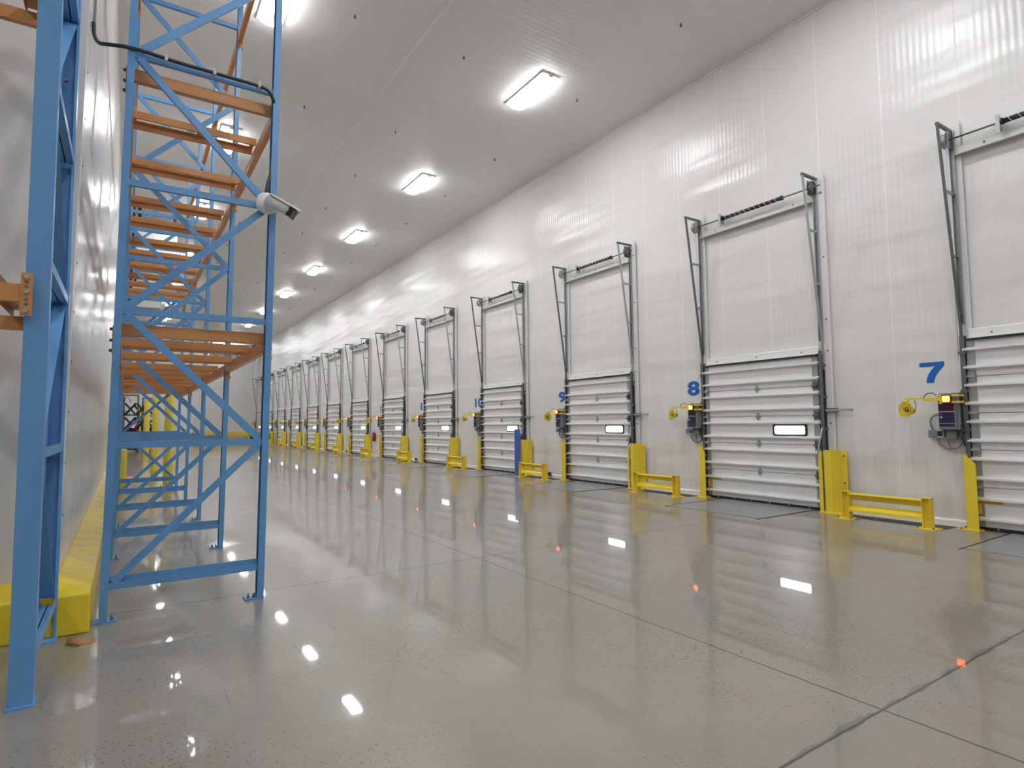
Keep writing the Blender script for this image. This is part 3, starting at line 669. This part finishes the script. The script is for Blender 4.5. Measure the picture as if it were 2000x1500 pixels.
# ---------------------------------------------------------------- nearest rack frame (seen end on) with beams to the left
t = empty('upright_frame', (-.45, 4.34, 0))
MB().sweep(cprof(.115, .07), (0, 0, .012), (0, 0, TOPZ), (1, 0, 0), (0, 1, 0)).build('post', 'blue', t)
MB().sweep(cprof(.115, .07), (.005, 1.30, .012), (.005, 1.30, TOPZ), (1, 0, 0), (0, -1, 0)).build('post', 'blue', t)
for y, dx in ((0, 0), (1.17, .005)):
    MB().box(-.065+dx, .065+dx, y-.015, y+.145, 0, .014).build('base_plate', 'blue', t)
    MB().cyl((.045+dx, y+.10, .014), (.045+dx, y+.10, .05), .010, 6).cyl((-.045+dx, y+.10, .014), (-.045+dx, y+.10, .05), .010, 6).build('anchor_bolt', 'dgalv', t)
for z in HZ:
    MB().sweep([(u_-.0275, v_) for u_, v_ in lprof(.055, .04)], (-.018, .05, z-.03), (-.018, 1.25, z-.03), (1, 0, 0), (0, 0, 1)).sweep([(u_-.0275, v_) for u_, v_ in lprof(.055, .06)], (.030, .05, z-.03), (.030, 1.25, z-.03), (-1, 0, 0), (0, 0, 1)).build('horizontal_brace', 'blue', t)
for i in range(len(HZ)-1):
    z0, z1 = HZ[i]+.03, HZ[i+1]-.03
    p, q = ((.0, 1.24, z0), (.0, .06, z1)) if i % 2 == 0 else ((.0, .06, z0), (.0, 1.24, z1))
    d = (Vector(q)-Vector(p)).normalized(); side = Vector((1, 0, 0)); up_ = d.cross(side).normalized()
    if up_.z < 0: up_ = -up_
    MB().sweep([(u_-.045, v_) for u_, v_ in lprof(.09, .03)], p, q, side, up_).build('diagonal_brace', 'blue', t)
b_ = MB()
for z in (.6, 2.9, 4.25): b_.cyl((-.01, 1.24, z), (-.01, 1.20, z), .015, 6)
b_.build('post_bolt', 'dgalv', t)
tag(t, 'blue upright frame nearest the camera, at the left edge', 'rack frame')
def x_beam(y, z, front, lab):
    t = empty('load_beam', (-.508, y, z))
    s_ = -1 if front else 1
    MB().prism([(0, 0), (.05*s_, 0), (.05*s_, .085), (0, .12)] if False else [(-.025, 0), (.025, 0), (.025, .10), (-.025, .10)], 0, -2.6, 0).build('beam', 'orange', t)
    c = MB().box(-.012, .042 if front else -.002, (-.032 if front else .026), (-.026 if front else .032), -.08, .165); c.box(-.012, -.006, -.028, .028, -.08, .165)
    co = c.build('end_connector', 'orange', t)
    bl = MB(); yy = -.032 if front else .032
    for z_ in ((-.055, .055, .14) if front else (-.055,)): bl.cyl((.015 if front else -.007, yy, z_), (.015 if front else -.007, yy+.015*s_, z_), .012 if front else .004, 6)
    bo = bl.build('connector_bolt', 'galv', co)
    hl = MB()
    for z_ in ((-.015, .012, .085, .112) if front else ()): hl.cyl((.015, yy, z_), (.015, yy+.002*s_, z_), .010, 8)
    if front: hl.build('slot', 'dgalv', co)
    tag(t, lab, 'load beam', 'load beams of the nearest rack'); return t
x_beam(4.31, 2.28, True, 'orange load beam with bolted end plate on the front of the nearest blue post')
x_beam(5.585, 2.28, False, 'orange load beam behind the front beam at the left edge, lower level')
x_beam(4.31, 4.62, True, 'orange front load beam at the left edge, upper level')
x_beam(5.585, 4.62, False, 'orange rear load beam at the top left corner')
for z, lab in ((2.375, 'lower'), (4.715, 'upper')):
    for x in (-.72, -1.35, -2.1):
        s_ = MB().prism([(0, 0), (.006, 0), (.006, .05), (.094, .05), (.094, 0), (.10, 0), (.10, .056), (0, .056)], 1, 0, 1.33)
        o = s_.build('shelf_cross_bar', 'orange'); o.location = (x, 4.285, z+.006)
        tag(o, 'orange %s cross bar at left edge, %s one left of the blue post' % (lab, {-.72: 'first', -1.35: 'second', -2.1: 'third'}[x]), 'shelf bar', 'cross bars on the nearest rack')
# ---------------------------------------------------------------- camera and its cable
def wl(z): return -.425+LEAN*z
sx = lambda x, z: x+LEAN*z
t = empty('security_camera', (sx(1.0, 3.66), 5.795, 3.64))
MB().lathe([(0, 0), (.078, 0), (.08, -.01), (.08, -.035), (.07, -.045), (0, -.045)], (0, 0, 0), (0, 1, 0), 28).build('mount_base', 'camwhite', t)
MB().cyl((0, -.04, 0), (.02, -.085, -.005), .03, 12).sphere((.025, -.09, -.01), .034).build('ball_joint', 'camwhite', t)
d = Vector((.75, -.42, -.50)).normalized(); up_ = Vector((0, 0, 1)); sd = d.cross(up_).normalized(); up_ = sd.cross(d).normalized()
p0 = Vector((.01, -.10, .0)); 
body = [(.045*math.cos(i*PI/8+PI/8)*1.0, .042*math.sin(i*PI/8+PI/8)) for i in range(16)]
bo = MB().sweep(body, p0-d*.02, p0+d*.17, sd, up_, smooth=True).build('camera_body', 'camwhite', t)
MB().sweep([(-.05, .03), (.05, .03), (.05, .038), (.0, .052), (-.05, .038)], p0-d*.01, p0+d*.235, sd, up_).build('sun_shield', 'camwhite', bo)
MB().sweep([(-.042, -.04), (.042, -.04), (.046, .03), (-.046, .03)], p0+d*.165, p0+d*.20, sd, up_).build('lens_window', 'lens', bo)
t.scale = (1.25, 1.25, 1.25)
tag(t, 'white bullet security camera mounted on the blue rack frame', 'security camera')
t = empty('camera_cable', (wl(5), 5.9, 4.9))
loc = Vector(t.location)
def rel(pts): return [Vector(p)-loc for p in pts]
MB().tube(rel([(wl(8)+.03, 5.98, 8.88), (wl(5.2)+.03, 5.98, 5.0)]), .012, 8).build('wall_conduit', 'lgrey', t)
hp = [(wl(5)+.03, 5.98, 5.02), (wl(5)+.035, 5.97, 4.90), (wl(5)+.07, 5.93, 4.82), (wl(5)+.13, 5.85, 4.79), (sx(-.10, 4.77), 5.775, 4.785), (sx(.2, 4.77), 5.775, 4.765), (sx(.6, 4.77), 5.775, 4.765), (sx(.92, 4.77), 5.775, 4.765), (sx(.99, 4.75), 5.775, 4.74), (sx(1.03, 4.7), 5.79, 4.68), (sx(1.062, 4.6), 5.86, 4.60), (sx(1.065, 4.2), 5.90, 4.2), (sx(1.055, 4.0), 5.86, 4.0), (sx(1.01, 3.85), 5.80, 3.86), (sx(.995, 3.75), 5.785, 3.76), (sx(.99, 3.72), 5.78, 3.70)]
def smooth(pts, it=2):
    pts = [Vector(p) for p in pts]
    for _ in range(it):
        q = [pts[0]]
        for a, b_ in zip(pts, pts[1:]): q += [a*.75+b_*.25, a*.25+b_*.75]
        pts = q+[pts[-1]]
    return pts
MB().tube(rel(smooth(hp)), .0165, 8).build('flexible_hose', 'hose', t)
for x in (.14, .52, .90):
    c = MB(); X_ = sx(x, 4.77); c.box(X_-.012-loc.x, X_+.012-loc.x, -.128-.02, -.10, -.155, -.10); c.build('hose_clamp', 'lgrey', t)
tag(t, 'dark flexible cable running from the metal wall across the rack to the camera', 'cable')
# screws down the edge of the metal wall
sc = MB().cyl((0, 0, 0), (.006, 0, 0), .009, 8).build('wall_screw', 'dgalv')
for i in range(18):
    o = sc if i == 0 else sc.copy()
    if i: C.objects.link(o)
    z = .85+.42*i; o.location = (-.4265+LEAN*z, 6.10, z)
    tag(o, 'small dark screw in a vertical line on the near edge of the metal wall', 'screw', 'screws on the metal wall edge')
# brown paper scrap
s_ = MB(); pts = []
n_ = 10
for i in range(n_+1):
    u_ = i/n_; x = .17*u_; hz = .012+.018*math.sin(u_*PI*1.7+.6)
    w_ = .035+.03*math.sin(u_*PI)*(1-.4*u_)
    pts += [(x, -w_-.03*u_, max(.002, hz-.01)), (x+.01, .0-.03*u_, hz+.008), (x, w_-.03*u_, max(.003, hz+.012*math.sin(u_*9)))]
fc = []
for i in range(n_):
    for j in range(2): fc.append((i*3+j, i*3+j+1, i*3+j+4, i*3+j+3))
s_.add(pts, fc, True); o = s_.build('paper_scrap', 'paper'); o.location = (-.315, 5.40, 0)
md = o.modifiers.new('thick', 'SOLIDIFY'); md.thickness = .0015; md.offset = 1
tag(o, 'curled brown paper scrap on the floor by the yellow kerb', 'paper scrap')
# ---------------------------------------------------------------- bollards behind the rack
def bollard(x, y, h, r, lab):
    t = empty('bollard', (x, y, 0))
    MB().lathe([(r, .01), (r, h-r*.5), (r*.85, h-r*.15), (r*.45, h), (0, h+.005)], (0, 0, 0), (0, 0, 1), 20).build('pole', 'pole', t)
    MB().box(-r*1.7, r*1.7, -r*1.7, r*1.7, 0, .014).build('base_plate', 'pole', t)
    b_ = MB()
    for dx in (-1, 1):
        for dy in (-1, 1): b_.cyl((dx*r*1.4, dy*r*1.4, .014), (dx*r*1.4, dy*r*1.4, .04), .012, 6)
    b_.build('anchor_bolt', 'dgalv', t)
    tag(t, lab, 'bollard', 'yellow bollards behind the rack')
bollard(.96, 17.9, 2.85, .115, 'thickest tall yellow bollard, nearest behind the long rack')
bollard(.75, 20.6, 2.9, .095, 'tall yellow bollard, second from right behind the rack')
bollard(.86, 34.0, 2.85, .13, 'tall yellow bollard, third from right behind the rack')
bollard(.72, 45.2, 2.6, .12, 'farthest and thinnest looking tall yellow bollard behind the rack')
bollard(-.03, 17.6, 1.0, .085, 'short yellow bollard beside the blue rack post')
# ---------------------------------------------------------------- reach trucks parked far behind the rack
def truck(x, y, s, lab, led=True):
    t = empty('reach_truck', (x, y, 0))
    MB().rbox(0, .75, .55, 1.0, 1.3, .9, .12, 2).build('chassis', 'grey', t, bevel=.04)
    MB().box(-.45, .45, .2, .9, 1.0, 1.5).build('operator_cab', 'black', t, bevel=.05)
    g = MB()
    for xx in (-.42, .42):
        g.box(xx-.03, xx+.03, .95, 1.02, 1.0, 2.25).box(xx-.03, xx+.03, .15, .21, 1.0, 2.25)
    g.box(-.48, .48, .12, 1.05, 2.22, 2.28)
    for i in range(6): g.box(-.48+i*.19, -.45+i*.19, .12, 1.05, 2.28, 2.31)
    g.build('overhead_guard', 'black', t)
    m_ = MB()
    for xx in (-.36, .36): m_.box(xx-.05, xx+.05, -.12, .0, .1, 3.5)
    for z in (1.0, 2.2, 3.4): m_.box(-.36, .36, -.1, -.02, z, z+.1)
    m_.build('mast', 'dgalv', t)
    sc_ = MB()
    for zc in (.9, 1.75, 2.6):
        for xx in (-.30, .30):
            sc_.beam((xx, -.15, zc-.35), (xx+.55*s, -.55, zc+.35), .06, .10, (1, 0, 0)); sc_.beam((xx, -.15, zc+.35), (xx+.55*s, -.55, zc-.35), .06, .10, (1, 0, 0))
    sc_.build('scissor_arms', 'black', t)
    MB().box(-.5, .5, -.66, -.58, .3, 1.2).box(-.35, -.22, -1.6, -.6, .12, .17).box(.22, .35, -1.6, -.6, .12, .17).build('fork_carriage', 'black', t)
    h_ = MB()
    for zc in (2.2, 3.0): h_.tube([(-.2+.16*math.cos(a), -.2, zc+.3*math.sin(a)) for a in [i*PI/10 for i in range(11)]], .02, 6)
    h_.build('hose_loop', 'black', t)
    wl_ = MB()
    for xx in (-.45, .38): wl_.cyl((xx, .3, .17), (xx+.08, .3, .17), .17, 16).cyl((xx, 1.2, .17), (xx+.08, 1.2, .17), .17, 16)
    for xx in (-.45, .38): wl_.cyl((xx, -.9, .1), (xx+.08, -.9, .1), .1, 16)
    wl_.build('wheel', 'black', t)
    MB().box(-.45, -.33, -1.0, .1, .06, .22).box(.33, .45, -1.0, .1, .06, .22).build('outrigger', 'dgalv', t)
    if led: MB().rbox(.1, -.68, 1.55, .22, .03, .16, .04, 1).build('signal_light', 'redled', t)
    tag(t, lab, 'reach truck', 'reach trucks behind the rack')
truck(.25, 42.8, 1, 'dark reach truck with red light left of the thin far bollard')
truck(1.30, 47.2, -1, 'dark reach truck with scissor arms between the far bollards', False)
truck(-1.1, 40.5, 1, 'dark reach truck mostly hidden behind the blue rack post', False)
# evaporator coolers hanging under the ceiling
def cooler(x, y, z, wx, wy, h, lab, fans_x):
    t = empty('evaporator_cooler', (x, y, z))
    MB().box(-wx/2, wx/2, -wy/2, wy/2, 0, h).build('casing', 'lgrey', t, bevel=.02)
    if fans_x:
        n = int(wx/.85)
        for i in range(n):
            cx = -wx/2+wx*(i+.5)/n
            fo = MB().lathe([(0, -.02), (.33, -.02), (.36, .0), (.36, .05), (.33, .05)], (cx, -wy/2, h/2), (0, -1, 0), 24).build('fan', 'black', t)
    else:
        for i in range(2):
            cy = -wy/2+wy*(i+.5)/2
            MB().lathe([(0, -.02), (.33, -.02), (.36, 0), (.36, .05), (.33, .05)], (wx/2, cy, h/2), (1, 0, 0), 24).build('fan', 'black', t)
        MB().box(-wx/2-.02, wx/2+.02, -wy/2-.03, -wy/2, -.05, h).build('end_plate', 'white', t)
    MB().box(-wx/2, wx/2, -wy/2, wy/2, -.06, -.001).build('drip_pan', 'galv', t)
    hh = MB()
    for sx_ in (-1, 1):
        for sy_ in (-1, 1): MB().box(sx_*(wx/2-.06)-.05, sx_*(wx/2-.06)+.05, sy_*(wy/2-.1)-.03, sy_*(wy/2-.1)+.03, h, H-z).build('hanger', 'black', t)
    tag(t, lab, 'evaporator cooler', 'ceiling coolers')
cooler(7.9, 57.8, 7.5, 3.7, 1.2, 1.05, 'light grey ceiling cooler with black fans at the far end wall', True)
cooler(.72, 24.2, 7.35, 1.15, 2.6, .95, 'grey ceiling cooler seen through the upper rack, nearer one', False)
cooler(.70, 34.5, 7.35, 1.15, 2.6, .95, 'grey ceiling cooler seen through the upper rack, farther one', False)
# black pipes hung left of the coolers
t = empty('refrigerant_pipe', (.02, 20, 7.9))
MB().box(-.05, .05, 0, 22, -.05, .06).box(-.05, .05, 4, 4.1, -.6, 0).box(-.05, .05, 9, 9.1, -.6, 0).box(-.05, .05, 14, 14.1, -.6, 0).build('insulated_pipe', 'black', t)
hh = MB()
for i in range(8): hh.box(-.02, .02, 1+i*2.8, 1.04+i*2.8, .06, H-7.9)
hh.build('pipe_hanger', 'black', t)
tag(t, 'black insulated pipe run under the ceiling beside the coolers', 'pipe')
# guard rail on the far wall
t = empty('guard_rail', (5.0, 59.5, 0))
MB().box(0, 5.0, -.03, .03, .62, .92).build('top_rail', 'yellow', t); MB().box(0, 5.0, -.03, .03, .10, .28).build('low_rail', 'yellow', t)
for i in range(4): MB().box(i*1.63, i*1.63+.12, .03, .15, 0, 1.0).build('post', 'yellow', t)
tag(t, 'long yellow two rail guard in front of the far end wall', 'guard rail')
# ride-on scrubber with a person at the far end
t = empty('floor_scrubber', (9.25, 51.2, 0))
MB().rbox(.1, 0, .62, .95, .65, .55, .15, 2).build('tank', 'teal', t, bevel=.04)
MB().rbox(0, 0, .25, 1.2, .7, .24, .15, 2).build('base_deck', 'black', t)
wl_ = MB()
for xx in (-.4, .4):
    for yy in (-.36, .30): wl_.cyl((xx, yy, .13), (xx, yy+.06, .13), .13, 14)
wl_.build('wheel', 'black', t)
MB().cyl((-.40, 0, .37), (-.33, 0, .95), .025, 8).tube([(-.33+.02*math.sin(a), .17*math.cos(a), .96+.17*math.sin(a)*.4) for a in [i*PI/8 for i in range(16)]], .015, 6, closed=True).build('steering_wheel', 'black', t)
tag(t, 'teal floor scrubber at the far end beside the last dock door', 'floor scrubber')
def skin(name, verts, edges, rad, mat, root, parent):
    me = bpy.data.meshes.new(name); me.from_pydata(verts, edges, []); o = bpy.data.objects.new(name, me); C.objects.link(o)
    me.materials.append(M[mat]); md = o.modifiers.new('skin', 'SKIN'); sv = me.skin_vertices[0].data
    for i, r in enumerate(rad): sv[i].radius = (r, r)
    sv[root].use_root = True; s2 = o.modifiers.new('sub', 'SUBSURF'); s2.levels = 1; s2.render_levels = 2
    if parent: o.parent = parent
    return o
pt = empty('person', (8.45, 50.9, 0))
v = [(0, 0, .50), (0, 0, .72), (-.03, 0, .92), (-.06, 0, 1.02), (-.08, 0, 1.13), (-.10, 0, 1.22),
     (0, .16, .90), (-.05, .22, .66), (.20, .20, .60), (.32, .16, .63),
     (0, -.16, .90), (-.05, -.22, .66), (.20, -.20, .60), (.32, -.16, .63),
     (.02, .09, .47), (.38, .12, .50), (.34, .12, .10), (.46, .12, .05),
     (.02, -.09, .47), (.38, -.12, .50), (.34, -.12, .10), (.46, -.12, .05)]
e = [(0, 1), (1, 2), (2, 3), (3, 4), (4, 5), (2, 6), (6, 7), (7, 8), (8, 9), (2, 10), (10, 11), (11, 12), (12, 13), (0, 14), (14, 15), (15, 16), (16, 17), (0, 18), (18, 19), (19, 20), (20, 21)]
r_ = [.15, .14, .14, .055, .09, .08, .07, .05, .04, .03, .07, .05, .04, .03, .10, .075, .05, .04, .10, .075, .05, .04]
skin('body', v, e, r_, 'cloth', 0, pt)
MB().sphere((-.09, 0, 1.17), .098, 16, 12, (1, .85, 1.15)).sphere((.005, 0, 1.16), .02).build('face', 'skin', pt)
MB().sphere((-.10, 0, 1.20), .105, 16, 12, (1, .9, 1.0)).build('hair', 'black', pt)
MB().rbox(-.03, 0, .33, .42, .40, .10, .08, 2).cyl((-.03, 0, .0), (-.03, 0, .29), .05, 10).build('stool', 'black', pt)
tag(pt, 'person in dark clothes sitting low beside the teal machine at the far end', 'person')
